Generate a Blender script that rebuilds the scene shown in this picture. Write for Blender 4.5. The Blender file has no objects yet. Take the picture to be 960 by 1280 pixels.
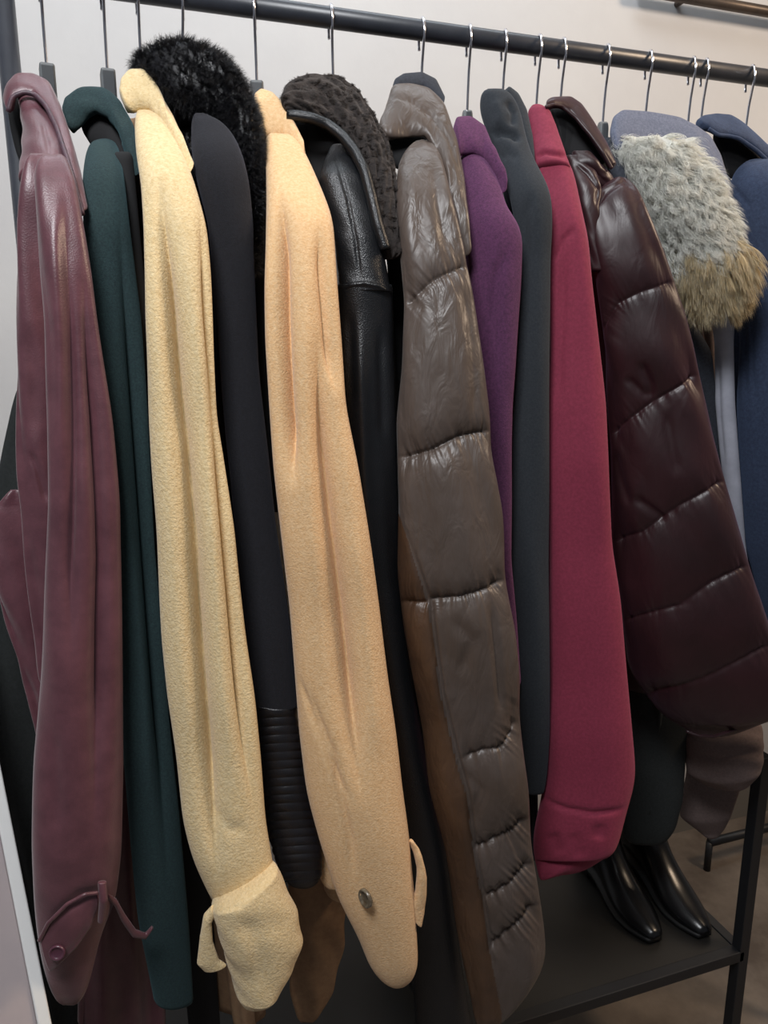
import bpy, math, random
import numpy as np
from mathutils import Vector
rng = np.random.RandomState(7)
random.seed(7)
SC = bpy.context.scene
COL = SC.collection
# ------------------------------------------------------------------ camera
F, CX, CY = 962.0, 480.0, 640.0
PITCH, YAW = math.radians(12.5), math.radians(19.0)
ZC = 1.34
CAM = np.array([0.0, 0.0, ZC])
fw = np.array([math.sin(YAW)*math.cos(PITCH), math.cos(YAW)*math.cos(PITCH), -math.sin(PITCH)])
rt = np.array([math.cos(YAW), -math.sin(YAW), 0.0])
up = np.cross(rt, fw)
D = 0.95            # the rail runs along X at this distance
ZR = ZC + 0.362     # height of the rail

def ray(x, y):
    return fw + rt*((x-CX)/F) + up*((CY-y)/F)
def U(x, y, Y):
    d = ray(x, y); return CAM + d*(Y/d[1])
def UZ(x, y, z):
    d = ray(x, y); return CAM + d*((z-ZC)/d[2])
def proj(P):
    q = P - CAM
    zc = q@fw
    return CX + F*(q@rt)/zc, CY - F*(q@up)/zc

# ------------------------------------------------------------------ materials
def lin(c):
    return tuple(((v/255)/12.92 if v/255 <= .04045 else ((v/255+.055)/1.055)**2.4) for v in c)
def mat(name, rgb, rough=.8, rgb2=None, nscale=60, bump=.3, bscale=400, bdist=.0006, sheen=0, metal=0,
        spec=.5, coat=0, kind='noise', aniso=None, wrinkle=0, wscale=25, sheentint=None, stretch=None, coatr=.3):
    m = bpy.data.materials.new(name); m.use_nodes = True
    nt = m.node_tree; N = nt.nodes; L = nt.links
    b = N['Principled BSDF']
    c = lin(rgb) + (1,)
    b.inputs['Base Color'].default_value = c
    b.inputs['Roughness'].default_value = rough
    b.inputs['Metallic'].default_value = metal
    b.inputs['Specular IOR Level'].default_value = spec
    b.inputs['Sheen Weight'].default_value = sheen
    b.inputs['Sheen Roughness'].default_value = .45
    if sheentint: b.inputs['Sheen Tint'].default_value = lin(sheentint)+(1,)
    b.inputs['Coat Weight'].default_value = coat
    b.inputs['Coat Roughness'].default_value = coatr
    tc = N.new('ShaderNodeTexCoord'); src = tc.outputs['Object']
    if stretch:
        mp = N.new('ShaderNodeMapping'); mp.inputs['Scale'].default_value = stretch
        L.new(src, mp.inputs[0]); src = mp.outputs[0]
    if rgb2:
        n = N.new('ShaderNodeTexNoise'); n.inputs['Scale'].default_value = nscale
        n.inputs['Detail'].default_value = 5; n.inputs['Roughness'].default_value = .65
        L.new(src, n.inputs['Vector'])
        r = N.new('ShaderNodeValToRGB')
        r.color_ramp.elements[0].position = .35; r.color_ramp.elements[1].position = .68
        r.color_ramp.elements[0].color = lin(rgb2)+(1,); r.color_ramp.elements[1].color = c
        L.new(n.outputs['Fac'], r.inputs[0]); L.new(r.outputs[0], b.inputs['Base Color'])
    h = None
    if bump:
        if kind == 'noise':
            t = N.new('ShaderNodeTexNoise'); t.inputs['Detail'].default_value = 4; t.inputs['Roughness'].default_value = .6
            out = t.outputs['Fac']
        else:
            t = N.new('ShaderNodeTexVoronoi'); out = t.outputs['Distance']
        t.inputs['Scale'].default_value = bscale
        L.new(src, t.inputs['Vector'])
        bp = N.new('ShaderNodeBump'); bp.inputs['Strength'].default_value = bump; bp.inputs['Distance'].default_value = bdist
        L.new(out, bp.inputs['Height']); h = bp.outputs[0]
    if wrinkle:
        mp = N.new('ShaderNodeMapping'); mp.inputs['Scale'].default_value = (1.6, 1.6, .55)
        L.new(tc.outputs['Object'], mp.inputs[0])
        t = N.new('ShaderNodeTexNoise'); t.inputs['Scale'].default_value = wscale; t.inputs['Detail'].default_value = 3
        t.inputs['Distortion'].default_value = .8
        L.new(mp.outputs[0], t.inputs['Vector'])
        bp = N.new('ShaderNodeBump'); bp.inputs['Strength'].default_value = wrinkle; bp.inputs['Distance'].default_value = .01
        L.new(t.outputs['Fac'], bp.inputs['Height'])
        if h: L.new(h, bp.inputs['Normal'])
        h = bp.outputs[0]
    if h: L.new(h, b.inputs['Normal'])
    return m

M = dict(
 mauve=mat('mauve leather', (102,62,70), .4, (84,49,57), 40, .22, 700, .0005, kind='voronoi', spec=.6, sheen=.2, wrinkle=.05, wscale=12),
 mauve_d=mat('mauve leather trim', (88,60,70), .5, (60,44,54), 200, .3, 600, .0005),
 green=mat('dark green wool', (34,56,58), .95, (20,38,41), 500, .5, 900, .0008, sheen=.25, sheentint=(110,160,170)),
 cream=mat('cream wool', (231,209,165), .95, (214,187,138), 260, .8, 420, .0016, sheen=.25),
 blackwool=mat('black wool', (24,25,32), .95, (14,14,20), 400, .5, 800, .0009, sheen=.2, sheentint=(130,135,160)),
 blackrib=mat('black leather', (26,26,30), .42, None, 1, .3, 800, .0005, kind='voronoi'),
 camel=mat('camel wool', (232,197,152), .95, (217,174,124), 300, .7, 520, .0013, sheen=.25),
 leather=mat('black grained leather', (24,25,28), .34, (20,22,25), 60, .45, 900, .0006, kind='voronoi', wrinkle=.06, wscale=14),
 lining=mat('black lining and gap strips', (10,10,13), .85, None, 1, .2, 500),
 shear=mat('brown shearling', (52,45,42), .95, (26,22,21), 150, .9, 260, .002, sheen=.4, sheentint=(150,140,135)),
 puff=mat('grey brown nylon', (88,78,73), .42, (76,64,56), 9, .15, 900, .0003, sheen=.05, wrinkle=.34, wscale=36),
 puff_warm=mat('nylon with warm reflection', (88,64,46), .42, (68,50,38), 12, .15, 900, .0003, wrinkle=.3, wscale=34),  # puffer nylon with a warm reflection mixed into its colour
 tan=mat('shaded coat cloth', (150,120,90), .85, (134,104,78), 100, .3, 600),  # camel and cream coat cloth with the shade below the sleeves put into its colour
 purple=mat('purple wool', (92,48,84), .95, (68,34,64), 380, .6, 800, .0009, sheen=.25, sheentint=(220,150,210)),
 charcoal=mat('charcoal wool', (44,49,54), .95, (34,38,44), 400, .4, 900, .0007, sheen=.2, sheentint=(150,160,175)),
 crimson=mat('crimson brushed cotton', (134,44,68), .88, (118,36,58), 300, .3, 900, .0005, sheen=.25, sheentint=(255,150,180)),
 plum=mat('plum satin', (50,24,28), .42, (36,18,20), 8, .15, 900, .0003, sheen=.12, sheentint=(190,150,185), wrinkle=.16, wscale=28),
 slate=mat('slate cloth', (52,56,66), .9, (36,40,48), 300, .4, 800),
 greenblack=mat('green black cloth', (34,38,38), .9, (24,28,28), 300, .4, 800),
 denim=mat('grey denim', (112,118,136), .9, (88,94,112), 400, .5, 900, .0007),
 ltgrey=mat('light grey lining cloth', (172,174,186), .6, (150,152,164), 20, .2, 700, sheen=.1),
 taupe=mat('taupe cotton', (116,100,96), .9, (100,86,84), 300, .4, 700),
 navy=mat('navy felt', (50,63,88), .9, (36,47,70), 260, .6, 700, .0009, sheen=.25, sheentint=(150,180,230)),
 stitch=mat('pale stitching', (150,165,190), .8, None, 1, 0),
 greystitch=mat('grey stitching', (130,120,126), .7, None, 1, 0),
 furblack=mat('black fur', (18,18,23), .45, None, 1, 0, spec=.5),
 furwhite=mat('white fur', (255,255,250), .4, None, 1, 0, sheen=.9, spec=.8),
 furtan=mat('tan fur', (238,226,196), .5, (206,186,142), 90, 0, sheen=.6),
 furbrown=mat('brown wool curls', (66,57,53), .7, (40,34,31), 120, 0),
 chrome=mat('chrome wire', (225,225,232), .18, None, 1, 0, metal=1),
 hgrey=mat('grey hanger plastic', (104,108,110), .5, (92,96,98), 60, .1, 300),
 hdark=mat('dark hanger face', (58,62,66), .45, None, 1, .1, 300),
 metal=mat('dark painted metal', (52,55,62), .38, (42,45,52), 30, .12, 200, spec=.6),
 blackmetal=mat('black metal bar', (26,27,30), .45, None, 1, .15, 200),
 shelf=mat('dark shelf board', (34,32,30), .45, (34,33,31), 12, .15, 60),
 boot=mat('black boot leather', (13,13,15), .27, None, 1, .12, 500, .0004),
 sole=mat('black rubber sole', (10,10,11), .6, None, 1, .1, 200),
 button=mat('plum button', (84,48,62), .3, None, 1, 0, coat=.5),
 horn=mat('dark horn button', (70,58,44), .25, (120,112,96), 120, 0, coat=.5),
 white=mat('white painted wood', (226,226,224), .5, None, 1, .1, 60),
 panel=mat('pale grey panel', (172,160,160), .7, (160,150,152), 8, .1, 60),
 bronze=mat('bronze brown metal', (92,80,70), .4, (76,66,60), 20, .1, 100, metal=.4),
)
for k_, w_ in (('furwhite', .55), ('furtan', .5)):      # thin hair lets light through
    nt = M[k_].node_tree; b_ = nt.nodes['Principled BSDF']; o_ = nt.nodes['Material Output']
    tr = nt.nodes.new('ShaderNodeBsdfTranslucent'); mx = nt.nodes.new('ShaderNodeMixShader'); mx.inputs[0].default_value = w_
    tr.inputs[0].default_value = b_.inputs['Base Color'].default_value
    nt.links.new(b_.outputs[0], mx.inputs[1]); nt.links.new(tr.outputs[0], mx.inputs[2]); nt.links.new(mx.outputs[0], o_.inputs[0])
# room materials
def wall_mat():
    return mat('painted plaster wall', (206,206,206), .85, (198,198,199), 3, .25, 30, .002)
def floor_mat():
    return mat('worn concrete floor', (128,118,108), .5, (84,74,66), 5, .3, 30, .002)

# ------------------------------------------------------------------ object helpers
def mesh_obj(name, V, Fc, m, root=None, smooth=True):
    me = bpy.data.meshes.new(name)
    off = np.array(root.location) if root is not None else np.zeros(3)
    V = np.asarray(V, dtype=float) - off
    me.from_pydata(V.tolist(), [], Fc if isinstance(Fc, list) else Fc.tolist())
    me.materials.append(m)
    if smooth: me.polygons.foreach_set('use_smooth', [True]*len(me.polygons))
    me.update()
    o = bpy.data.objects.new(name, me); COL.objects.link(o)
    if root is not None: o.parent = root
    return o
def sub(o, root):       # make o a child of part `root` (root sits at its own parent's origin)
    o.parent = root; return o
def tag(o, label=None, cat=None, group=None, kind=None):
    if label: o['label'] = label
    if cat: o['category'] = cat
    if group: o['group'] = group
    if kind: o['kind'] = kind
    return o
def thing(name, loc, label, cat, group=None):
    o = bpy.data.objects.new(name, None); COL.objects.link(o)
    o.location = tuple(float(v) for v in loc); o.empty_display_size = .05
    return tag(o, label, cat, group)

def smooth1(a, w):
    if w < 1: return a
    k = np.hanning(2*w+3)[1:-1]; k /= k.sum()
    p = np.pad(a, ((w, w), (0, 0)), mode='edge')
    # reflect so the ends stay where they are
    for i in range(w):
        p[w-1-i] = 2*a[0]-a[min(i+1, len(a)-1)]
        p[len(p)-w+i] = 2*a[-1]-a[max(len(a)-2-i, 0)]
    return np.stack([np.convolve(p[:, j], k, 'valid') for j in range(a.shape[1])], 1)
def resample(P, n, w=None):
    P = np.asarray(P, float)
    s = np.r_[0, np.cumsum(np.linalg.norm(np.diff(P[:, :2], axis=0), axis=1))]
    s /= s[-1]
    t = np.linspace(0, 1, n)
    R = np.stack([np.interp(t, s, P[:, j]) for j in range(P.shape[1])], 1)
    return smooth1(R, int(n*.03) if w is None else w)

def seg_dist(px, py, poly):
    best = np.full(px.shape, 1e9); along = np.zeros(px.shape); acc = 0
    for (x0, y0), (x1, y1) in zip(poly[:-1], poly[1:]):
        dx, dy = x1-x0, y1-y0; l2 = dx*dx+dy*dy; l = math.sqrt(l2)
        t = np.clip(((px-x0)*dx+(py-y0)*dy)/l2, 0, 1)
        d = np.hypot(px-x0-t*dx, py-y0-t*dy)
        k = d < best; best = np.where(k, d, best); along = np.where(k, acc+t*l, along)
        acc += l
    return best, along, acc
def fade(al, tot, f):
    e = max(tot*f, 1e-6); u = np.clip(np.minimum(al, tot-al)/e, 0, 1); return u*u*(3-2*u)

def core(L, R, th, ns=72, p=2.0, grooves=(), seams=(), fold=None, noise=0, seed=0, nscale=1.0, allround=False,
         ends=(.03, .02), extra=None):
    """closed soft surface lofted between two space curves L and R with half thickness th"""
    n = len(L); C = (L+R)/2; H = (R-L)/2
    a = np.linalg.norm(H, axis=1)+1e-9; hh = H/a[:, None]
    T = np.gradient(C, axis=0); T /= np.linalg.norm(T, axis=1)[:, None]+1e-12
    Nn = np.cross(hh, T); Nn /= np.linalg.norm(Nn, axis=1)[:, None]+1e-12
    s = np.sign(np.sum(Nn*(CAM-C), axis=1)); s[s == 0] = 1
    Nn *= s[:, None]
    t = np.linspace(0, 1, n)
    e0, e1 = ends
    cap = np.ones(n)
    if e0 > 0: cap *= np.sqrt(np.clip(1-(1-np.clip(t/e0, 0, 1))**2, 0.02, 1))
    if e1 > 0: cap *= np.sqrt(np.clip(1-(1-np.clip((1-t)/e1, 0, 1))**2, 0.02, 1))
    thk = th*cap
    A = a*np.clip(cap, .25, 1)**.35
    th_ = np.linspace(0, 2*math.pi, ns, endpoint=False)
    ct, st = np.cos(th_), np.sin(th_)
    cx = np.sign(ct)*np.abs(ct)**(2/p); sy = np.sign(st)*np.abs(st)**(2/p)
    V = C[:, None]+hh[:, None]*(A[:, None]*cx)[..., None]+Nn[:, None]*(thk[:, None]*sy)[..., None]
    O = hh[:, None]*(ct[None]/np.maximum(A, 1e-4)[:, None])[..., None]+Nn[:, None]*(st[None]/np.maximum(thk, 1e-4)[:, None])[..., None]
    O /= np.linalg.norm(O, axis=2)[..., None]+1e-12
    px, py = proj(V)
    front = np.clip(st*2.2, 0, 1)[None]*np.ones((n, 1))
    wgt = np.ones_like(front) if allround else front
    d = np.zeros((n, ns))
    for g in grooves:
        poly, dep, sig = g[:3]
        q, al, tot = seg_dist(px, py, poly)
        if len(g) > 3:      # a soft fold: two rounded lobes meeting in a crease
            d -= dep*np.exp(-np.sqrt(q*q+1.5)/sig)*wgt*fade(al, tot, g[3])
        else:
            d -= dep*np.exp(-(q/sig)**2)*wgt*fade(al, tot, .25)
    for g in seams:      # quilting: pinched valley with small gathers
        poly, dep, sig, pk = g
        q, al, tot = seg_dist(px, py, poly)
        fd = fade(al, tot, .08)*.7+.3
        d -= dep*np.exp(-np.abs(q)/sig)*wgt*fd
        d -= dep*.22*np.exp(-(q/2.0)**2)*wgt*fd
        if pk:
            rip = np.sin(al*.62+3*np.sin(al*.11)+q*.04)*.6+np.sin(al*.31+1.3-q*.05)*.5+np.sin(al*1.1+2*np.sin(al*.2))*.35
            d += pk*rip*np.exp(-np.abs(q)/(9+7*np.abs(np.sin(al*.17))))*wgt*fd
    r = np.random.RandomState(seed+11)
    if fold:
        amp, k = fold
        for j in range(3):
            ph, kk = r.rand()*6.28, k*(.7+.5*j)
            d += amp/(1+.6*j)*np.sin(kk*th_[None]+ph+1.2*np.sin(t[:, None]*(2+j)+ph))*(.35+.65*t[:, None])
    if noise:
        for j in range(6):
            ku, kt = r.uniform(1, 4)*nscale, r.uniform(2, 9)*nscale
            ku = round(ku)
            d += noise/2.2*np.sin(ku*th_[None]+kt*t[:, None]*2+r.rand()*6.28)*np.cos(kt*1.3*t[:, None]+r.rand()*6.28)
    if extra is not None: d += extra(px, py, t[:, None]*np.ones((1, ns)), th_[None]*np.ones((n, 1)))*wgt
    d *= np.clip(cap*1.4, 0, 1)[:, None]
    V = V+O*d[..., None]
    verts = np.concatenate([V.reshape(-1, 3), C[:1], C[-1:]])
    i = np.arange(n-1)[:, None]*ns; j = np.arange(ns)[None]; jn = (j+1) % ns
    Q = np.stack([i+j, i+jn, i+ns+jn, i+ns+j], -1).reshape(-1, 4)
    faces = Q.tolist()
    c0, c1 = n*ns, n*ns+1
    for k in range(ns):
        faces.append([c0, (k+1) % ns, k]); faces.append([c1, (n-1)*ns+k, (n-1)*ns+(k+1) % ns])
    return verts, faces, V, O

def sleeve(name, rows, m, root, thr=.62, n=220, ns=96, w=None, **kw):
    """rows (y, xl, xr, Y): a hanging limb whose cross-section is square to the line of sight"""
    R_ = resample(np.array([(r[0], (r[1]+r[2])/2, r[1], r[2], r[3]) for r in rows], float)[:, [0, 1, 2, 3, 4]], n, w)
    L3, R3 = [], []
    for y, xm, xl, xr, Y in R_:
        Cp = U(xm, y, Y); hd = np.array([Cp[0], Cp[1], 0]); hd /= np.linalg.norm(hd)
        k = (Cp-CAM)@hd
        for x, out in ((xl, L3), (xr, R3)):
            d = ray(x, y); out.append(CAM+d*(k/(d@hd)))
    L3, R3 = np.array(L3), np.array(R3)
    a = np.linalg.norm(R3-L3, axis=1)/2
    th = a*thr if thr < 1.5 else np.full(n, thr)
    th = np.clip(th, .006, .05)
    v, f, V, O = core(L3, R3, th, ns, **kw)
    o = mesh_obj(name, v, f, m, root)
    return o, V, O
def band(name, A, B, m, root, th=.008, n=90, ns=40, w=None, **kw):
    """A, B edge lists of (x, y, Y)"""
    A, B = resample(A, n, w), resample(B, n, w)
    L3 = np.array([U(*q) for q in A]); R3 = np.array([U(*q) for q in B])
    a = np.linalg.norm(R3-L3, axis=1)/2
    tt = np.minimum(np.full(n, th), a*1.3+.0015)
    v, f, V, O = core(L3, R3, tt, ns, **kw)
    o = mesh_obj(name, v, f, m, root)
    return o, V, O
def tube3(name, P, r, m, root, n=None, ns=10, w=None, rends=False):
    P = np.asarray(P, float)
    if n is None: n = max(2, len(P))
    s = np.r_[0, np.cumsum(np.linalg.norm(np.diff(P, axis=0), axis=1))]
    t = np.linspace(0, s[-1], n)
    Q = np.stack([np.interp(t, s, P[:, j]) for j in range(3)], 1)
    if w: Q = smooth1(Q, w)
    T = np.gradient(Q, axis=0); T /= np.linalg.norm(T, axis=1)[:, None]+1e-12
    ref = np.array([0, 0, 1.]) if abs(T[0][2]) < .9 else np.array([1., 0, 0])
    V = []
    for q, tt in zip(Q, T):
        u = np.cross(ref, tt); u /= np.linalg.norm(u)+1e-12; v = np.cross(tt, u); ref = v if False else ref
        if V:
            # keep frames aligned
            u2 = pu-tt*(pu@tt); u = u2/np.linalg.norm(u2); v = np.cross(tt, u)
        pu = u
        for k in range(ns):
            an = 2*math.pi*k/ns; V.append(q+r*(math.cos(an)*u+math.sin(an)*v))
    nn = len(Q)
    Fc = [[i*ns+k, i*ns+(k+1) % ns, (i+1)*ns+(k+1) % ns, (i+1)*ns+k] for i in range(nn-1) for k in range(ns)]
    Fc += [list(range(ns))[::-1], [(nn-1)*ns+k for k in range(ns)]]
    return mesh_obj(name, V, Fc, m, root)
def pipe(name, pts, r, m, root, n=60, **kw):
    P = resample(pts, n)
    return tube3(name, [U(*q) for q in P], r, m, root, n=n, ns=8)
def box(name, c, h, m, root=None, axes=None, bev=.0):
    ax = np.eye(3) if axes is None else np.array(axes, float)
    V = [np.array(c)+sum(s*hh*a for s, hh, a in zip(S, h, ax)) for S in
         [(-1,-1,-1),(1,-1,-1),(1,1,-1),(-1,1,-1),(-1,-1,1),(1,-1,1),(1,1,1),(-1,1,1)]]
    Fc = [[0,3,2,1],[4,5,6,7],[0,1,5,4],[1,2,6,5],[2,3,7,6],[3,0,4,7]]
    o = mesh_obj(name, V, Fc, m, root, smooth=False)
    if bev:
        b = o.modifiers.new('bevel', 'BEVEL'); b.width = bev; b.segments = 3
    return o

def strands(name, V, O, m, root, count, length, width, thmask=lambda th: np.sin(th) > -.35, lay=(0, 0, -1), layamt=.8,
            wave=0, curl=0, seed=1, jitter=.5, segs=5, clump=0, tmask=(0.02, .98), lenvar=.5, pre=0):
    r = np.random.RandomState(seed)
    n, ns = V.shape[:2]
    th = 2*math.pi*np.arange(ns)/ns
    ok = np.where(thmask(th))[0]
    # area weights per row so that dense rows do not collect more hair
    wid = np.linalg.norm(V[:, 0]-V[:, ns//2], axis=1)+1e-4
    i0, i1 = int(n*tmask[0]), int(n*tmask[1])-1
    p = wid[i0:i1]/wid[i0:i1].sum()
    I = r.choice(np.arange(i0, i1), count, p=p); J = ok[r.randint(0, len(ok), count)]
    fi, fj = r.rand(count), r.rand(count)
    J1 = (J+1) % ns
    P = (V[I, J]*((1-fi)*(1-fj))[:, None]+V[I+1, J]*(fi*(1-fj))[:, None]+V[I, J1]*((1-fi)*fj)[:, None]+V[I+1, J1]*(fi*fj)[:, None])
    Nn = O[I, J]
    lay = np.array(lay, float)
    dirn = Nn+r.normal(0, jitter, (count, 3))
    if clump:
        K = max(8, count//clump); cen = r.randint(0, count, K)
        cd = r.normal(0, jitter*1.3, (K, 3))
        idx = np.zeros(count, int)
        for s in range(0, count, 2000):
            dd = np.linalg.norm(P[s:s+2000, None]-P[cen][None], axis=2); idx[s:s+2000] = dd.argmin(1)
        dirn = Nn+cd[idx]+r.normal(0, jitter*.25, (count, 3))
        cph = r.rand(K)*6.28
        ph = cph[idx]+r.normal(0, .4, count)
        pull = P[cen][idx]-P
    else:
        ph = r.rand(count)*6.28; pull = None
    dirn = dirn*(1-pre)+lay*pre
    dirn /= np.linalg.norm(dirn, axis=1)[:, None]
    Ln = length*(1-lenvar*r.rand(count))
    side = np.cross(dirn, r.normal(0, 1, (count, 3))); side /= np.linalg.norm(side, axis=1)[:, None]
    wv = np.cross(dirn, lay); wv /= np.linalg.norm(wv, axis=1)[:, None]+1e-9
    q = P-Nn*.002; pts = [q.copy()]
    for s in range(segs):
        f = (s+1)/segs
        d = dirn*(1-layamt*f)+lay*(layamt*f)
        d /= np.linalg.norm(d, axis=1)[:, None]+1e-9
        q = q+d*(Ln/segs)[:, None]
        o = wv*(wave*np.sin(ph+f*curl)*f)[:, None]
        if pull is not None: o = o+pull*(.45*f)
        pts.append(q+o)
    verts = []; faces = []
    W = width*(.7+.6*r.rand(count))
    side2 = np.cross(side, dirn)
    tri = [side, -0.5*side+.87*side2, -.5*side-.87*side2]
    arr = np.zeros((count, (segs)*3+1, 3))
    for s in range(segs):
        wd = W*(1-.75*(s/segs)**1.5)
        for k in range(3): arr[:, s*3+k] = pts[s]+tri[k]*wd[:, None]
    arr[:, -1] = pts[segs]
    nv = segs*3+1
    base = (np.arange(count)*nv)[:, None]
    fl = []
    for s in range(segs-1):
        for k in range(3):
            k2 = (k+1) % 3
            fl.append(np.concatenate([base+s*3+k, base+s*3+k2, base+(s+1)*3+k2, base+(s+1)*3+k], 1))
    Fq = np.concatenate(fl).tolist()
    for k in range(3):
        k2 = (k+1) % 3
        Fq += np.concatenate([base+(segs-1)*3+k, base+(segs-1)*3+k2, base+nv-1], 1).tolist()
    return mesh_obj(name, arr.reshape(-1, 3), Fq, m, root)

# ------------------------------------------------------------------ the room
WY = 1.55
floor = box('floor', (.8, .3, -.02), (3.2, 2.6, .02), floor_mat()); tag(floor, kind='structure')
wall = box('wall_back', (.8, WY+.03, 1.35), (3.2, .03, 1.35), wall_mat()); tag(wall, kind='structure')
bb = box('baseboard_back', (.8, WY-.008, .05), (3.2, .008, .05), mat('grey baseboard', (120,116,110), .6)); tag(bb, kind='structure')
wr = box('wall_right', (3.9, .3, 1.35), (.03, 2.6, 1.35), wall_mat()); tag(wr, kind='structure')
cl = box('ceiling', (.8, .3, 2.72), (3.2, 2.6, .02), mat('white ceiling', (215,215,215), .9)); tag(cl, kind='structure')

# dark rail fixed to the wall at the upper right
t = thing('wall_rail', U(930, 4, 1.47), 'bronze brown rail fixed on the wall above the right end of the rack', 'rail')
P0, P1 = U(800, -13, 1.515), U(1150, 44, 1.515)
P1[2] = P0[2]
tube3('tube', [P0, P0*.5+P1*.5, P1], .011, M['bronze'], t, ns=20)
for fx in (.3, 1.9):
    q = P0+(P1-P0)*fx*.5
    tube3('bracket', [q, q+np.array([0, WY-1.515, 0])], .006, M['bronze'], t, ns=12)

# ------------------------------------------------------------------ clothes rack
PX = U(14, 100, D)[0]                     # left post
CR = U(925, 1190, .87)                    # front right corner of the shelf
ZS = CR[2]; XR = CR[0]
rack = thing('clothes_rack', ((PX+XR)/2, D, 0), 'dark metal clothes rack with a thick top rail and low shelf, holding all the coats', 'clothes rack')
rl = .0112
tube3('rail', [(PX-.012, D, ZR), ((PX+XR)/2, D, ZR), (XR+.25, D, ZR)], rl, M['metal'], rack, ns=36)
tube3('post', [(PX, D, .0), (PX, D, 1.0), (PX, D, ZR+.012)], .0105, M['metal'], rack, ns=28)
tube3('post', [(XR+.24, D, .0), (XR+.24, D, 1.0), (XR+.24, D, ZR+.012)], .0105, M['metal'], rack, ns=28)
YB = 1.30
def bar(name, a, b, r=.010):
    a, b = np.array(a, float), np.array(b, float); d = (b-a); l = np.linalg.norm(d); d /= l
    r3 = np.array([0, 0, 1.]) if abs(d[2]) < .5 else np.array([0, 1., 0])
    s = np.cross(d, r3); s /= np.linalg.norm(s); r3 = np.cross(s, d)
    return box(name, (a+b)/2, (l/2, r, r), M['blackmetal'], rack, axes=(d, s, r3), bev=.0015)
LEGTOP = U(940, 960, .87)[2]
for (x, y) in ((XR, .87), (XR, YB)):
    bar('leg', (x, y, 0), (x, y, LEGTOP+.02))
bar('leg', (PX, .87, 0), (PX, .87, ZS+.01)); bar('leg', (PX, YB, 0), (PX, YB, ZS+.01))
bar('shelf_bar', (PX, .87, ZS), (XR, .87, ZS)); bar('shelf_bar', (PX, YB, ZS), (XR, YB, ZS))
bar('shelf_bar', (XR, .87, ZS), (XR, YB, ZS), .009); bar('shelf_bar', (PX, .87, ZS), (PX, YB, ZS), .009)
bar('side_rail', (XR, .87, LEGTOP+.01), (XR, YB, LEGTOP+.01), .009)
box('shelf_board', ((PX+XR)/2, (.87+YB)/2, ZS+.001), ((XR-PX)/2-.01, (YB-.87)/2-.01, .006), M['shelf'], rack)
# low bar of a neighbouring rack, seen past the leg
nb = thing('floor_bar', UZ(930, 1041, .10), 'black metal foot bar lying low on the floor behind the right rack leg', 'metal bar')
a, b = UZ(887, 1053, .08), UZ(1050, 1012, .08)
b[1] = a[1]
tube3('bar', [a, (a+b)/2, b], .011, M['blackmetal'], nb, ns=16)
for q in (a, b):
    tube3('foot', [q, (q[0], q[1], 0)], .009, M['blackmetal'], nb, ns=12)

# white edged panel at the lower left corner
wp = thing('leaning_panel', (-.35, .5, 0), 'pale grey panel with a white edge strip at the bottom left corner', 'panel')
A0, A1 = U(-2, 962, .80), U(62, 1285, .70)
dd = (A1-A0); A1 = A0+dd*((A0[2])/(A0[2]-A1[2])); A00 = A0+(A0-A1)*.2
ax = (A1-A00); ln = np.linalg.norm(ax); ax /= ln
sx = np.array([-1., -.25, 0]); sx -= ax*(sx@ax); sx /= np.linalg.norm(sx); nx = np.cross(sx, ax)
box('edge_strip', (A00+A1)/2+sx*.004, (ln/2, .006, .011), M['white'], wp, axes=(ax, sx, nx), bev=.002)
box('board', (A00+A1)/2+sx*.21, (ln/2, .2, .007), M['panel'], wp, axes=(ax, sx, nx), bev=.002)

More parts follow.
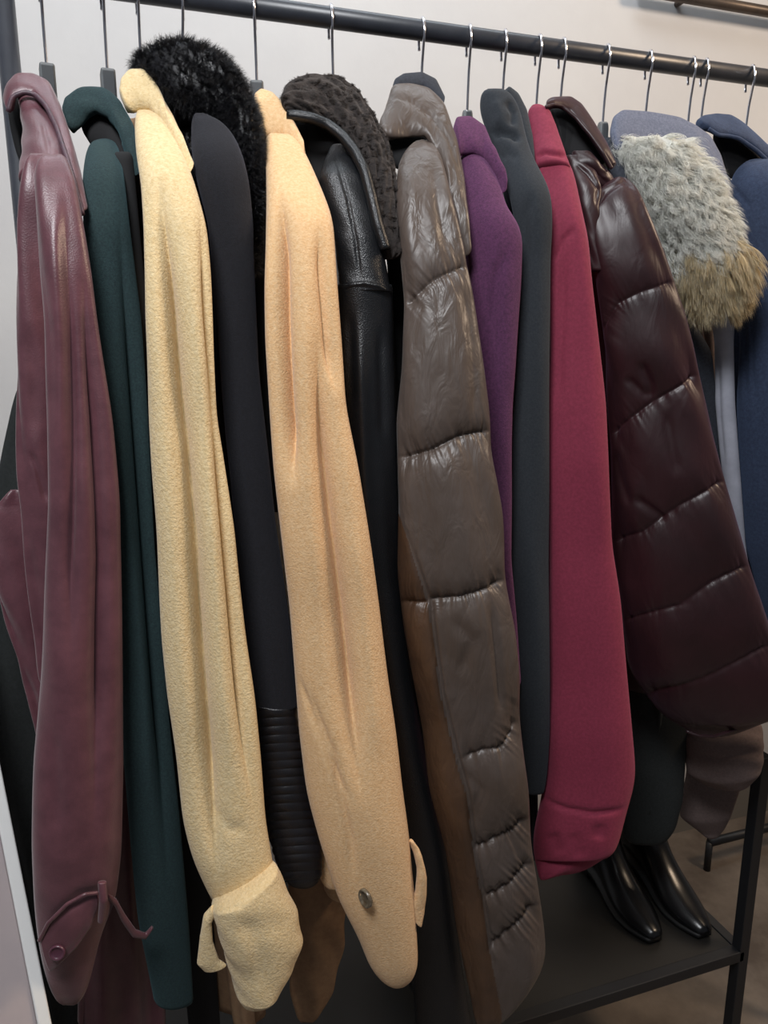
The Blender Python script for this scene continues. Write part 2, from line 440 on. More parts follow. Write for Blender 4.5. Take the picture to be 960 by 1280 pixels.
# ------------------------------------------------------------------ hangers
def hook_x(px):
    return U(px, 0, D)[0] if False else U(px, 12+(px-320)*.1365, D)[0]
def hanger(px, tilt, label, kind, drop=.083, cant=0, near=None, grp='coat hangers on the rack rail'):
    X = hook_x(px)
    d = np.array([math.sin(tilt), -math.cos(tilt), 0])          # towards the viewer
    s = np.cross(np.array([0, 0, 1.]), d)
    top = np.array([X, D, ZR+rl])
    hg = thing('coat_hanger', (X, D, ZR-drop-.12), label, 'coat hanger', grp)
    wr_ = .0017; Rh = .019
    c = top+np.array([0, 0, wr_-Rh])
    z = np.array([0, 0, 1.])
    P = []
    for ph in np.linspace(math.radians(212), math.radians(-38), 26):
        P.append(c+d*Rh*math.cos(ph)+z*Rh*math.sin(ph))
    end = np.array([X, D, ZR-drop])+s*cant
    e0 = c+d*Rh*.28+z*(-Rh*1.75)+s*cant*.4
    P += [e0, e0*.5+end*.5-d*.001, end, end-z*.012]
    tube3('hook', P, wr_, M['chrome'], hg, n=60, ns=10, w=2)
    # neck block
    if kind == 'flat':
        hw, hd, hh = .0075, .011, .026
        b = box('neck', end-z*(hh-.002), (hw, hd, hh), M['hgrey'], hg, axes=(s, d, z), bev=.0025)
        f = box('neck_face', end-z*(hh-.001)+d*hd, (hw*.78, .001, hh*.92), M['hdark'], hg, axes=(s, d, z), bev=.0006)
    else:
        r = .0125; V = []; Fc = []
        out = [(-r*1.25, -.05), (r*1.25, -.05)]+[(r*math.cos(a), -r+r*math.sin(a)) for a in np.linspace(0, math.pi, 15)]
        k = len(out)
        for o_ in (-.0055, .0055):
            for (q, h) in out: V.append(end+d*q+z*(h+.001)+s*o_)
        Fc = [list(range(k))[::-1], [k+i for i in range(k)]]+[[i, (i+1) % k, k+(i+1) % k, k+i] for i in range(k)]
        o = mesh_obj('neck', V, Fc, M['hgrey'], hg, smooth=False); bv = o.modifiers.new('bevel', 'BEVEL'); bv.width = .0015; bv.segments = 2
        b = box('neck_face', end-z*.022+d*(r*1.12), (.0035, .0012, .018), M['hdark'], hg, axes=(s, d, z), bev=.001)
    for sg in (1, -1):
        P = [end-z*.04, end-z*.06+d*sg*.008, end-z*.10+d*sg*.03, end-z*.16+d*sg*.07]
        tube3('arm', P, .0055, M['hgrey'], hg, n=20, ns=12, w=2)
    return hg, X, d

# ------------------------------------------------------------------ coat bodies
def body(root, px_hook, rows, m, name='body', Yn=.815, half=.014, far=.15, fold=(.004, 7), seed=0, n=120, drop=.125, topy=None):
    """rows (y, x) : near edge of the body seen just behind the sleeve; the body runs back past the rail"""
    X = hook_x(px_hook)
    R_ = resample(rows, n, 4)
    near = np.array([U(x, y, Yn) for y, x in R_])
    farp = near.copy()
    farp[:, 0] = X+np.clip((X-near[0, 0])/(D-Yn), -.5, .5)*far+.8*(near[:, 0]-near[0, 0])
    farp[:, 1] = D+far
    # shoulders: raise the far shoulder with a neck in the middle -> narrow top
    z0 = near[0, 2]
    k = 16
    zt = ZR-drop
    topn, topf = [], []
    for i in range(k):
        f = i/k
        cn = np.array([X, D-.03, zt]); cf = np.array([X, D+.03, zt])
        topn.append(cn*(1-f)+near[0]*f); topf.append(cf*(1-f)+np.array([farp[0, 0], farp[0, 1], z0])*f)
    L = np.concatenate([topn, near]); R = np.concatenate([topf, farp])
    v, f, V, O = core(L, R, np.full(len(L), half), 88, p=2.6, fold=fold, seed=seed, ends=(.02, .01), noise=.0015)
    return mesh_obj(name, v, f, m, root)

def neck_root(px, yb, label, cat='coat'):
    X = hook_x(px); return (X, D, U(px, yb, D)[2])

def coat(name, px, yb, label, cat='coat'):
    return thing(name, neck_root(px, yb, label), label, cat)

# 1 --- mauve leather coat
hanger(49, .10, 'grey hanger with flat dark neck, leftmost on the rail, under the mauve leather coat', 'flat')
c = coat('leather_coat', 49, 1240, 'shiny mauve burgundy leather coat with strapped cuff, leftmost on the rack')
sleeve('shoulder', [(112,20,58,.905),(150,25,72,.885),(190,27,82,.83),(225,24,90,.80)], M['mauve'], c, thr=.7, n=80,
       grooves=[([(52,150),(60,180),(62,200)],.0016,3)], noise=.001)
sleeve('back_panel', [(192,30,70,.80),(240,23,70,.79),(283,20,72,.79),(400,19,75,.785),(500,18,78,.785),(600,21,80,.78),(700,32,80,.775),(800,44,82,.77),(860,50,84,.765)],
       M['mauve'], c, thr=.5, grooves=[([(35,400),(42,470),(40,560)],.002,9),([(36,560),(48,590),(60,632)],.003,4)], noise=.0016, ends=(.06,.05))
sleeve('skirt_fold', [(612,8,34,.83),(640,-12,46,.83),(700,-14,58,.825),(750,-4,60,.82),(800,14,62,.815),(870,36,66,.81),(930,48,72,.81)], M['mauve'], c, thr=.35,
       ends=(.1,.1), noise=.002)
sleeve('sleeve', [(194,52,80,.795),(205,42,87,.79),(225,42,94,.775),(283,46,104,.755),(340,50,114,.745),(400,56,122,.74),(522,60,139,.735),(628,60,150,.73),(700,57,152,.73),(800,53,153,.725),(856,50,154,.725),(950,44,155,.72),(1062,41,153,.715),(1120,43,146,.715),(1160,47,128,.715),(1200,54,118,.715),(1232,63,110,.715),(1256,74,98,.715)],
       M['mauve'], c, thr=.62, n=320, ns=120, p=2.2, ends=(.012,.02),
       grooves=[([(80,250),(88,400),(90,560),(86,720),(90,860)],.014,10,.35),([(74,205),(70,300),(76,440),(74,600)],-.003,9),([(104,300),(122,520),(128,700),(124,900),(116,1080)],.018,12,.3),
                ([(60,1160),(100,1120),(140,1112)],.003,8),([(66,900),(72,1050)],.002,10)], noise=.0012, seed=3)
band('collar', [(7,127,.90),(11,106,.905),(21,93,.91),(42,93,.915),(60,101,.91),(73,128,.89),(84,158,.87),(97,212,.83),(105,262,.79)],
     [(12,142,.885),(16,122,.885),(30,116,.885),(42,118,.885),(57,133,.87),(70,160,.85),(82,196,.81),(92,226,.785),(103,266,.77)], M['mauve'], c, th=.005, noise=.0005)
pipe('collar_edge', [(10,140,.88),(15,121,.88),(30,115,.88),(44,118,.88),(58,133,.865),(71,160,.845),(83,196,.805),(93,228,.78),(103,268,.765)], .0024, M['mauve_d'], c)
band('lining', [(10,130,.915),(20,108,.925),(40,105,.93),(60,120,.92)], [(26,205,.91),(30,200,.92),(50,190,.92),(70,180,.91)], M['lining'], c, th=.004)
# cuff strap
tab, _, _ = band('cuff_strap', [(50,1172,.69),(62,1150,.688),(84,1128,.686),(108,1117,.686),(122,1116,.688)],
     [(62,1216,.69),(74,1206,.685),(96,1184,.682),(114,1158,.684),(121,1136,.688)], M['mauve'], c, th=.004, grooves=[([(54,1180),(68,1158),(88,1136),(112,1123)],.0009,1.6),([(64,1210),(78,1198),(98,1176),(112,1152)],.0009,1.6)])
pipe('strap_edge', [(49,1176,.687),(60,1154,.684),(84,1130,.681),(106,1118,.68),(122,1116,.683)], .0018, M['mauve'], c)
band('strap_loop', [(122,1102,.687),(124,1125,.683),(122,1152,.688)], [(133,1101,.687),(135,1125,.683),(131,1150,.688)], M['mauve'], c, th=.004)
band('strap_end', [(134,1115,.70),(146,1124,.705),(156,1142,.71),(170,1162,.715),(182,1166,.72),(190,1157,.72)],
     [(134,1122,.70),(144,1134,.705),(152,1152,.71),(166,1172,.715),(182,1174,.72),(192,1160,.72)], M['mauve'], c, th=.0025)
def disc(name, x, y, Y, r, h, m, root, tiltx=0, ax=None, ring=True):
    C_ = U(x, y, Y); d = CAM-C_; d /= np.linalg.norm(d)
    if ax is not None: d = np.array(ax, float); d /= np.linalg.norm(d)
    u = np.cross([0, 0, 1.], d); u /= np.linalg.norm(u); v = np.cross(d, u)
    prof = [(0, .35), (.55, .35), (.7, .5), (.82, 1), (.95, .85), (1, .4), (1, 0), (0, -.2)]
    ns = 28; V = []
    for (rr, hh) in prof:
        for k in range(ns):
            a_ = 2*math.pi*k/ns; V.append(C_+r*rr*(math.cos(a_)*u+math.sin(a_)*v)+d*h*hh)
    Fc = [[i*ns+k, i*ns+(k+1) % ns, (i+1)*ns+(k+1) % ns, (i+1)*ns+k] for i in range(len(prof)-1) for k in range(ns)]
    return mesh_obj(name, V, Fc, m, root)
disc('button', 72, 1190, .6795, .0075, .003, M['button'], c, ax=(-.25,-1,.15))
band('body', [(106,880,.80),(106,1000,.80),(104,1120,.80),(100,1290,.80)],
     [(172,880,.82),(186,1000,.82),(196,1120,.82),(204,1290,.82)], M['mauve'], c, th=.010, ns=60, fold=(.004,5), grooves=[([(182,1040),(176,1100),(178,1170)],.004,6)])
body(c, 49, [(200,66),(400,92),(700,110),(1000,112),(1240,112)], M['mauve'], name='coat_back', Yn=.83, far=.04)

# far-left long black coat behind it
hx = hanger(8, .05, 'grey hanger almost hidden at the left end of the rail, beside the rack post', 'flat', drop=.10) if False else None
c = coat('black_coat', 49, 1300, 'long green black coat hanging behind the mauve leather coat at the far left')
sleeve('body', [(470,24,70,.93),(520,15,84,.925),(600,5,90,.92),(660,3,92,.915),(760,-12,96,.91),(900,-8,98,.905),(1000,4,100,.90),(1100,22,104,.90),(1290,58,112,.89)],
       M['greenblack'], c, thr=.42, ends=(.05,.01), noise=.003, fold=(.002,5))

# 2 --- dark green wool coat
hanger(127, .06, 'grey hanger with flat dark neck above the dark green coat collar', 'flat', drop=.082)
c = coat('wool_coat', 127, 1260, 'dark green wool coat with a rolled collar, second from the left')
band('collar', [(79,140,.895),(82,124,.90),(102,112,.905),(129,112,.91),(149,126,.90),(162,150,.88),(168,178,.86),(174,206,.835)],
     [(88,166,.88),(99,160,.88),(108,146,.878),(120,139,.877),(136,145,.868),(150,166,.85),(163,194,.83),(173,220,.82)], M['green'], c, th=.008, noise=.001)
band('lining', [(100,142,.905),(118,128,.91),(140,138,.90),(160,172,.88)], [(104,166,.90),(114,182,.89),(140,192,.87),(168,240,.84)], M['lining'], c, th=.008)
sleeve('lining', [(190,140,166,.83),(300,150,176,.81),(400,160,186,.80),(520,168,190,.80),(700,176,200,.80)], M['lining'], c, thr=.4)
sleeve('sleeve', [(176,112,148,.87),(200,106,154,.835),(225,103,157,.81),(283,104,163,.79),(400,112,177,.78),(486,120,183,.775),(592,128,190,.77),(700,140,195,.765),(800,146,204,.76),(900,150,212,.76),(1025,160,225,.76),(1150,172,235,.76),(1256,192,241,.76)],
       M['green'], c, thr=.6, n=260, ns=96, seed=5, ends=(.02,.008),
       grooves=[([(146,230),(156,340),(170,480),(182,640),(193,800),(204,950),(212,1150)],.020,9,.3),([(140,440),(152,560),(168,700),(182,860),(194,1050)],-.004,8)], noise=.001)
body(c, 127, [(230,130),(400,150),(700,172),(1000,192),(1240,212)], M['green'], Yn=.83, seed=2)

sleeve('lining', [(760,190,215,.86),(900,200,236,.86),(1040,212,252,.86),(1150,224,266,.86),(1290,236,276,.86)], M['lining'], c, thr=.4, n=120)  # added black strip, fills the gap between the green and cream sleeves
# 3 --- cream wool coat
hanger(171, .0, 'grey hanger with flat neck above the pale cream coat, touching the black fur', 'flat', drop=.078)
c = coat('wool_coat', 171, 1280, 'pale cream yellow fleecy wool coat with a wide turned-back cuff')
band('collar', [(149,118,.88),(151,100,.885),(162,88,.89),(180,87,.893),(194,101,.885),(205,124,.868),(217,146,.85),(227,173,.83),(238,210,.80)],
     [(157,136,.868),(166,141,.868),(175,137,.868),(187,137,.863),(199,149,.85),(211,168,.835),(224,192,.81),(236,220,.785)], M['cream'], c, th=.009, noise=.0008, n=110)
sleeve('sleeve', [(136,168,196,.875),(160,168,212,.845),(195,170,230,.81),(225,176,243,.785),(283,180,259,.765),(340,181,264,.755),(400,181,267,.75),(522,186,271,.745),(592,190,282,.74),(663,196,294,.735),(800,203,308,.73),(870,209,318,.725),(950,221,326,.72),(1025,229,332,.715),(1070,240,340,.71),(1119,262,346,.71),(1150,282,340,.71)],
       M['cream'], c, thr=.55, n=340, ns=150, p=2.3, seed=8,
       grooves=[([(196,200),(204,300),(216,400),(224,470),(236,557),(244,681),(251,800),(260,940),(272,1119)],.036,9,.22),
                ([(246,240),(258,330),(270,450),(279,557),(287,681),(297,800),(308,931),(322,1040)],.022,6,.25),
                ([(196,280),(198,450),(210,620),(225,800),(240,960)],-.003,12),([(230,300),(244,400),(254,520),(266,700),(276,850),(292,1000)],-.004,11),([(262,1010),(290,1040),(310,1030)],.002,8)], noise=.0009)
band('cuff', [(263,1131,.69),(267,1150,.688),(276,1185,.688),(286,1212,.69),(296,1240,.69),(306,1257,.69)],
     [(343,1073,.70),(353,1095,.695),(371,1135,.69),(377,1166,.69),(366,1198,.69),(334,1246,.69)], M['cream'], c, th=.031, n=150, ns=110, ends=(.045,.08), p=2.3,
     grooves=[([(266,1142),(300,1134),(330,1108),(346,1086)],.0025,2.5),([(300,1140),(322,1190),(326,1240)],.003,14)], noise=.0012)
band('cuff_flap', [(266,1130,.69),(255,1142,.69),(250,1170,.69),(246,1204,.69),(256,1214,.69)], [(270,1142,.685),(264,1156,.685),(266,1178,.685),(274,1200,.685),(284,1207,.685)], M['cream'], c, th=.005)
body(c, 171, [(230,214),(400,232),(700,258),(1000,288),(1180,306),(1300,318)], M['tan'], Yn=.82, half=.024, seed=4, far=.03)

# 4 --- black wool coat with a fur collar
hanger(228, -.10, 'grey hanger whose wire hook rises from the black fur collar', 'flat', drop=.088, cant=-.004)
c = coat('wool_coat', 228, 1110, 'black wool coat with fluffy black fur collar and ribbed leather forearm')
_, V, O = band('fur_collar', [(172,92,.925),(182,72,.92),(205,61,.90),(228,58,.89),(256,64,.885),(280,78,.88),(300,98,.87),(314,128,.86),(322,165,.85),(324,220,.84),(322,290,.83),(318,350,.82)],
     [(212,150,.88),(218,146,.875),(226,142,.87),(238,140,.86),(250,144,.86),(264,150,.86),(278,160,.855),(288,176,.85),(296,205,.84),(302,240,.835),(306,290,.83),(308,350,.82)], M['furblack'], c, th=.022, n=140, ns=80, noise=.003, ends=(.05,.05))
_, V2, O2 = sleeve('fur_lapel', [(78,184,220,.915),(100,194,238,.905),(130,209,246,.89),(160,221,252,.885),(200,236,258,.875),(250,248,262,.86),(300,256,266,.85)], M['furblack'], c, thr=.6, n=70, ns=40)
strands('fur', V2, O2, M['furblack'], c, 9000, .013, .0002, layamt=.6, lay=(.2,-.2,-.8), wave=.002, curl=4, seed=4, jitter=.5, clump=14)
strands('fur', V, O, M['furblack'], c, 60000, .0155, .00018, layamt=.6, lay=(.25,-.1,-.6), wave=.002, curl=4, seed=3, jitter=.6, clump=9, thmask=lambda th: np.sin(th) > -.8)
sleeve('sleeve', [(142,242,254,.835),(150,240,274,.83),(170,240,292,.82),(195,240,303,.80),(225,245,310,.79),(283,260,317,.785),(400,271,320,.785),(451,274,323,.785),(557,283,334,.78),(663,294,346,.775),(800,310,366,.765),(884,320,372,.76)],
       M['blackwool'], c, thr=.6, n=200, seed=9, noise=.0008, ends=(.03,.0))
def ribs(px, py, t, th):
    y = py+(px-350)*.06
    s = np.abs(np.sin((y-886)/10.8*math.pi))
    return (s**.6-.8)*.0013*(1+.4*np.sin(px*.13+y*.05))
sleeve('leather_forearm', [(878,319,371,.76),(894,321,371,.76),(980,328,385,.755),(1025,333,394,.755),(1062,340,403,.75),(1092,350,403,.75),(1110,366,392,.75)],
       M['blackrib'], c, thr=.62, n=300, ns=80, seed=9, extra=ribs, ends=(.01,.05), allround=True)
sleeve('lining', [(250,306,334,.845),(300,310,337,.845),(400,316,338,.84),(520,322,344,.835),(640,332,356,.83)], M['lining'], c, thr=.4, n=90)  # added black strip, fills the gap towards the camel sleeve
body(c, 228, [(230,275),(400,292),(700,318),(1000,350),(1085,366)], M['blackwool'], Yn=.82, seed=6)

# 5 --- camel coat
hanger(318, -.2, 'grey hanger with slanted flat neck between the black fur and the camel coat', 'flat', drop=.078)
c = coat('wool_coat', 318, 1270, 'smooth camel wool coat with a buttoned cuff strap, in the middle left')
band('collar', [(316,120,.90),(326,112,.905),(341,117,.90),(360,137,.885),(378,176,.85),(386,210,.82)],
     [(331,174,.865),(340,172,.865),(353,171,.86),(367,184,.845),(378,200,.83),(386,220,.815)], M['camel'], c, th=.010, noise=.0006)
sleeve('sleeve', [(168,331,368,.86),(185,331,377,.845),(210,331,390,.82),(248,331,406,.79),(276,331,417,.77),(320,331,420,.755),(354,330,422,.75),(428,331,427,.745),(506,336,432,.74),(584,342,448,.735),(682,353,463,.73),(760,362,474,.73),(850,369,485,.725),(912,374,494,.72),(987,384,503,.715),(1040,398,511,.71),(1119,422,518,.705),(1175,450,521,.70),(1205,460,523,.70),(1222,472,521,.70),(1234,486,508,.70)],
       M['camel'], c, thr=.55, n=340, ns=150, p=2.3, seed=12, ends=(.02,.012),
       grooves=[([(350,230),(352,300),(354,400),(358,500),(366,620)],.030,8,.25),([(396,400),(406,560),(414,640),(422,710),(432,800),(442,900),(456,1020)],.032,11,.3),
                ([(370,837),(389,894),(411,950),(445,1017)],.0035,3),([(381,849),(400,905),(415,942),(424,987),(438,1050),(443,1111)],.005,4.5),
                ([(398,270),(404,340),(412,420),(424,500)],.016,8,.3),([(378,320),(382,480),(392,640),(404,800)],-.003,12),([(440,640),(460,800),(476,960)],-.003,11)], noise=.0009)
band('cuff_strap', [(510,1050,.695),(517,1062,.69),(522,1085,.687),(520,1115,.687),(514,1130,.69),(518,1152,.69)], [(515,1048,.695),(526,1068,.69),(533,1095,.687),(532,1120,.69),(530,1140,.69),(526,1158,.69)], M['camel'], c, th=.0065)
disc('button', 458, 1122, .682, .0105, .004, M['horn'], c, ax=(-1.0,-.42,.0))
sleeve('inner_panel', [(860,374,400,.765),(950,380,420,.76),(1050,392,444,.755),(1100,400,444,.755),(1112,410,440,.755)], M['camel'], c, thr=.4, n=100)
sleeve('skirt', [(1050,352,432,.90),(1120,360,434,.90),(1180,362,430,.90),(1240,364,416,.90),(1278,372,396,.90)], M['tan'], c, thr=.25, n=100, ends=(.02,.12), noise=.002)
body(c, 318, [(240,365),(400,380),(700,408),(1000,436),(1150,444)], M['camel'], Yn=.83, seed=7)

# 6 --- black leather coat with shearling collar
hanger(413, -.15, 'grey hanger whose wire hook drops into the brown shearling collar', 'round', drop=.088, cant=.003)
c = coat('leather_coat', 413, 1290, 'black leather coat with brown curly shearling collar')
_, V, O = band('shearling_collar', [(354,137,.875),(355,113,.89),(374,99,.90),(396,96,.905),(421,99,.90),(444,114,.89),(462,141,.875),(476,168,.86),(488,204,.84),(494,240,.825),(496,285,.81),(492,324,.80)],
     [(358,139,.862),(366,139,.862),(382,143,.862),(408,151,.86),(429,167,.85),(448,189,.835),(459,212,.82),(465,238,.81),(470,262,.80),(475,285,.795),(480,305,.79),(487,324,.79)], M['shear'], c, th=.013, n=180, ns=90, noise=.0018, nscale=3)
strands('curls', V, O, M['furbrown'], c, 26000, .0055, .0002, layamt=.3, wave=.0022, curl=9, seed=5, jitter=.6, clump=45, segs=5, thmask=lambda th: np.sin(th) > -.6)
pipe('collar_roll', [(360,144,.862),(372,145,.857),(390,148,.852),(410,156,.85),(428,170,.84),(444,190,.825),(456,214,.81),(464,245,.80),(472,280,.79),(482,312,.785)], .006, M['leather'], c)
band('lining', [(362,150,.90),(386,150,.90),(412,160,.89),(440,192,.87)], [(372,230,.89),(384,240,.885),(398,236,.88),(424,220,.865)], M['lining'], c, th=.007)
sleeve('shoulder', [(182,414,436,.865),(205,404,450,.845),(227,397,458,.83),(250,404,465,.82),(301,418,477,.805),(340,423,484,.80),(366,424,489,.797)], M['leather'], c, thr=.55, n=130,
       grooves=[([(417,188),(435,248),(445,301),(451,356)],.002,2),([(426,362),(440,356),(455,354),(474,358),(490,368)],-.0025,3)], noise=.0006, ends=(.03,0))
sleeve('sleeve', [(352,422,488,.80),(366,422,490,.80),(400,422,491,.80),(467,420,494,.795),(584,430,496,.79),(701,440,499,.785),(850,462,514,.78),(931,474,530,.78),(1052,494,556,.78),(1150,512,568,.78),(1290,520,592,.78)],
       M['leather'], c, thr=.6, n=240, seed=14, grooves=[([(450,380),(452,480),(456,600),(470,800)],-.004,8),([(436,380),(440,520)],.003,7),([(476,400),(480,560)],.003,7)], noise=.0016, ends=(.005,.01))
sleeve('lining', [(290,478,508,.875),(330,484,512,.875),(400,488,508,.875),(520,490,504,.875),(700,494,508,.87),(880,512,534,.865),(1000,526,550,.86)], M['lining'], c, thr=.4, n=120)  # added black strip, closes the gap beside the puffer
body(c, 413, [(240,436),(330,472),(400,482),(700,496),(1000,524),(1150,540),(1300,556)], M['leather'], Yn=.845, half=.019, seed=9)

# 7 --- grey brown puffer
hanger(527, -.2, 'grey hanger whose wire hook drops behind the puffer coat hood', 'round', drop=.086)
c = coat('puffer_coat', 527, 1280, 'long shiny grey brown quilted puffer coat in the centre')
band('collar_lining', [(490,110,.915),(494,100,.92),(504,94,.925),(526,92,.93),(543,100,.925),(555,124,.905)], [(494,120,.91),(500,112,.91),(510,108,.91),(528,108,.91),(540,116,.905),(553,136,.895)], M['slate'], c, th=.006)
band('hood', [(475,160,.88),(486,121,.895),(490,106,.90),(512,104,.905),(535,109,.90),(554,126,.885),(570,168,.86),(578,212,.835),(583,262,.815),(582,318,.80)],
     [(478,172,.865),(488,173,.86),(500,172,.86),(514,170,.86),(532,170,.855),(545,190,.845),(556,220,.825),(564,255,.81),(573,288,.80),(581,322,.795)], M['puff'], c, th=.009, n=140, ns=60,
     grooves=[([(486,121),(513,126),(540,144),(562,176),(574,212),(580,245)],.0025,2.2)], noise=.001)
band('lining', [(480,170,.89),(500,168,.89),(530,172,.88)], [(486,206,.88),(500,212,.87),(530,205,.865)], M['lining'], c, th=.008)
ps = lambda pts, dep=.009, sig=16, pk=.0016: (pts, dep, sig, pk)
pslv, _, _ = sleeve('sleeve', [(176,518,536,.865),(184,509,546,.85),(202,499,553,.83),(248,495,564,.80),(300,497,576,.785),(340,502,584,.775),(381,506,592,.77),(448,502,603,.76),(526,495,613,.755),(560,496,614,.755),(584,496,619,.75),(643,497,628,.745),(721,497,631,.74),(740,500,635,.74),(780,504,643,.735),(850,517,649,.73),(890,525,649,.73),(931,532,655,.725),(984,538,661,.72),(1052,556,663,.72),(1102,564,671,.72),(1152,571,678,.72),(1200,580,682,.72),(1230,586,668,.72),(1262,592,644,.72),(1285,596,622,.72)],
       M['puff'], c, thr=.52, n=520, ns=220, p=2.35, seed=15, ends=(.015,.02),
       seams=[ps([(505,382),(520,368),(541,350),(560,341),(592,330)],.005,12,.0012),ps([(490,573),(537,563),(572,547),(618,538)]),ps([(533,752),(576,748),(615,737),(640,722)]),
              ps([(577,951),(604,941),(628,937),(644,918),(662,880)]),ps([(591,1065),(612,1056),(640,1044),(665,1020)],.009,10,.0025),ps([(604,1127),(638,1109),(672,1075)],.009,10,.0025),ps([(611,1190),(634,1170),(676,1130)],.009,10,.0025),ps([(498,752),(533,756)],.006,10,.001)],
       grooves=[([(498,640),(513,682),(529,733),(537,760),(545,819),(552,870),(571,951),(584,994),(592,1058),(604,1129),(614,1196),(628,1266)],.006,3.5),
                ([(580,350),(592,440),(598,540)],.003,6),([(614,745),(622,820),(628,900)],.005,5),([(560,770),(590,800),(575,850)],.003,8),([(575,960),(600,990),(590,1040)],.003,7),
                ([(540,190),(548,250),(560,320)],.003,7),([(520,190),(512,260),(516,340)],-.002,9)], noise=.0016, nscale=1.6)
# the under-sleeve strip left of the long seam is the same nylon with warm reflected light coloured in
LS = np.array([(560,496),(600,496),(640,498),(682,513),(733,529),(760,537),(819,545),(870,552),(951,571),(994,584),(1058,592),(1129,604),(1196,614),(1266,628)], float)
me = pslv.data; me.materials.append(M['puff_warm'])
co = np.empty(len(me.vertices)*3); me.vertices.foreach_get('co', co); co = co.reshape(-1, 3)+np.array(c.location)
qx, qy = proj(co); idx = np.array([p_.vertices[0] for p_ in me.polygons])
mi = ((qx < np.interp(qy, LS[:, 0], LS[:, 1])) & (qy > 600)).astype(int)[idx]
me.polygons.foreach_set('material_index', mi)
body(c, 527, [(240,548),(400,560),(700,588),(1000,610),(1230,640)], M['puff'], Yn=.83, seed=10)

# 8 --- purple wool
hanger(586, -.28, 'grey hanger with round neck above the purple wool coat collar', 'round', drop=.083, cant=0)
c = coat('wool_coat', 586, 1000, 'violet purple wool coat with a folded collar, between the puffer and charcoal coats')
band('collar', [(566,160,.89),(570,148,.90),(587,147,.90),(604,159,.89),(615,183,.865),(625,210,.845),(628,240,.83)],
     [(572,196,.865),(580,192,.865),(592,191,.86),(604,197,.855),(613,208,.845),(621,222,.835),(627,243,.825)], M['purple'], c, th=.010, noise=.0006)
sleeve('sleeve', [(192,574,606,.875),(215,576,618,.855),(235,578,626,.84),(262,580,634,.825),(280,582,648,.815),(300,584,653,.81),(350,588,651,.805),(450,596,645,.80),(506,600,641,.80),(600,600,640,.80),(700,604,639,.80),(780,612,646,.80),(860,616,652,.80)],
       M['purple'], c, thr=.6, seed=17, grooves=[([(640,300),(622,340),(615,400),(612,500)],.004,7)], noise=.0008)
body(c, 586, [(300,622),(450,622),(700,624),(950,636)], M['purple'], Yn=.855, half=.012, seed=11, far=.14)

# 9 --- charcoal
hanger(630, -.3, 'grey hanger whose wire hook drops behind the tall charcoal collar', 'round', drop=.083)
c = coat('wool_coat', 630, 1000, 'plain charcoal wool coat with a soft stand-up collar')
sleeve('sleeve', [(111,604,634,.90),(118,600,642,.90),(135,598,650,.895),(155,604,654,.885),(175,614,658,.875),(195,622,664,.86),(215,629,674,.845),(232,634,684,.83),(250,639,689,.82),(285,646,690,.815),(319,648,688,.815),(450,644,687,.81),(611,640,686,.81),(700,638,686,.81),(850,646,688,.805),(917,650,688,.805),(975,655,684,.805),(993,659,680,.805)],
       M['charcoal'], c, thr=.6, n=300, seed=18, grooves=[([(668,236),(656,270),(652,340)],.003,6),([(612,172),(624,164),(640,168),(652,178)],.007,5),([(632,124),(642,140),(640,160)],.006,5),([(618,124),(626,142),(624,158)],-.002,6),([(622,200),(634,190),(650,200)],.002,5)], noise=.0009, ends=(.012,.006))
band('collar', [(632,110,.915),(646,119,.91),(657,140,.90),(664,172,.88),(667,206,.86),(666,232,.85)], [(630,120,.905),(638,130,.90),(645,148,.89),(652,175,.875),(660,205,.86),(662,230,.85)], M['charcoal'], c, th=.008, n=70)
body(c, 630, [(300,664),(450,664),(700,664),(960,668),(1085,672)], M['charcoal'], Yn=.865, half=.012, seed=12, far=.14)

# 10 --- crimson
hanger(673, -.3, 'grey hanger with round neck above the crimson coat', 'round', drop=.083)
c = coat('wool_coat', 673, 1080, 'bright crimson coat with a banded cuff')
sleeve('collar', [(131,664,678,.90),(140,660,688,.895),(157,661,695,.885),(175,663,701,.875),(195,666,708,.86),(212,670,714,.85)], M['crimson'], c, thr=.6, n=80, ends=(.1,.05),
       grooves=[([(668,198),(680,190),(700,193),(712,198)],.004,3)])
sleeve('sleeve', [(194,670,706,.865),(210,672,716,.855),(241,676,723,.84),(275,682,731,.825),(301,686,737,.82),(354,688,742,.815),(435,688,750,.81),(505,685,758,.805),(576,685,762,.80),(681,686,765,.80),(752,686,776,.795),(850,687,784,.79),(910,684,789,.785),(964,681,794,.785),(985,677,792,.785),(1005,674,786,.785),(1030,668,780,.785),(1055,665,774,.785),(1075,668,764,.785),(1092,672,700,.785),(1100,674,684,.785)],
       M['crimson'], c, thr=.55, n=300, ns=110, seed=21, ends=(.02,.01), p=2.2,
       grooves=[([(674,992),(690,1004),(707,1011),(741,1017),(770,1014),(788,1008)],.005,3),([(690,330),(704,300),(722,283)],.003,4),([(704,310),(700,420),(696,520)],.004,7),([(750,1030),(748,1050)],.004,7),([(690,1040),(700,1070)],.004,8),([(716,1040),(726,1075)],.003,8)], noise=.0012)
body(c, 673, [(300,712),(450,724),(700,734),(1040,740)], M['crimson'], Yn=.855, half=.013, seed=13, far=.14)

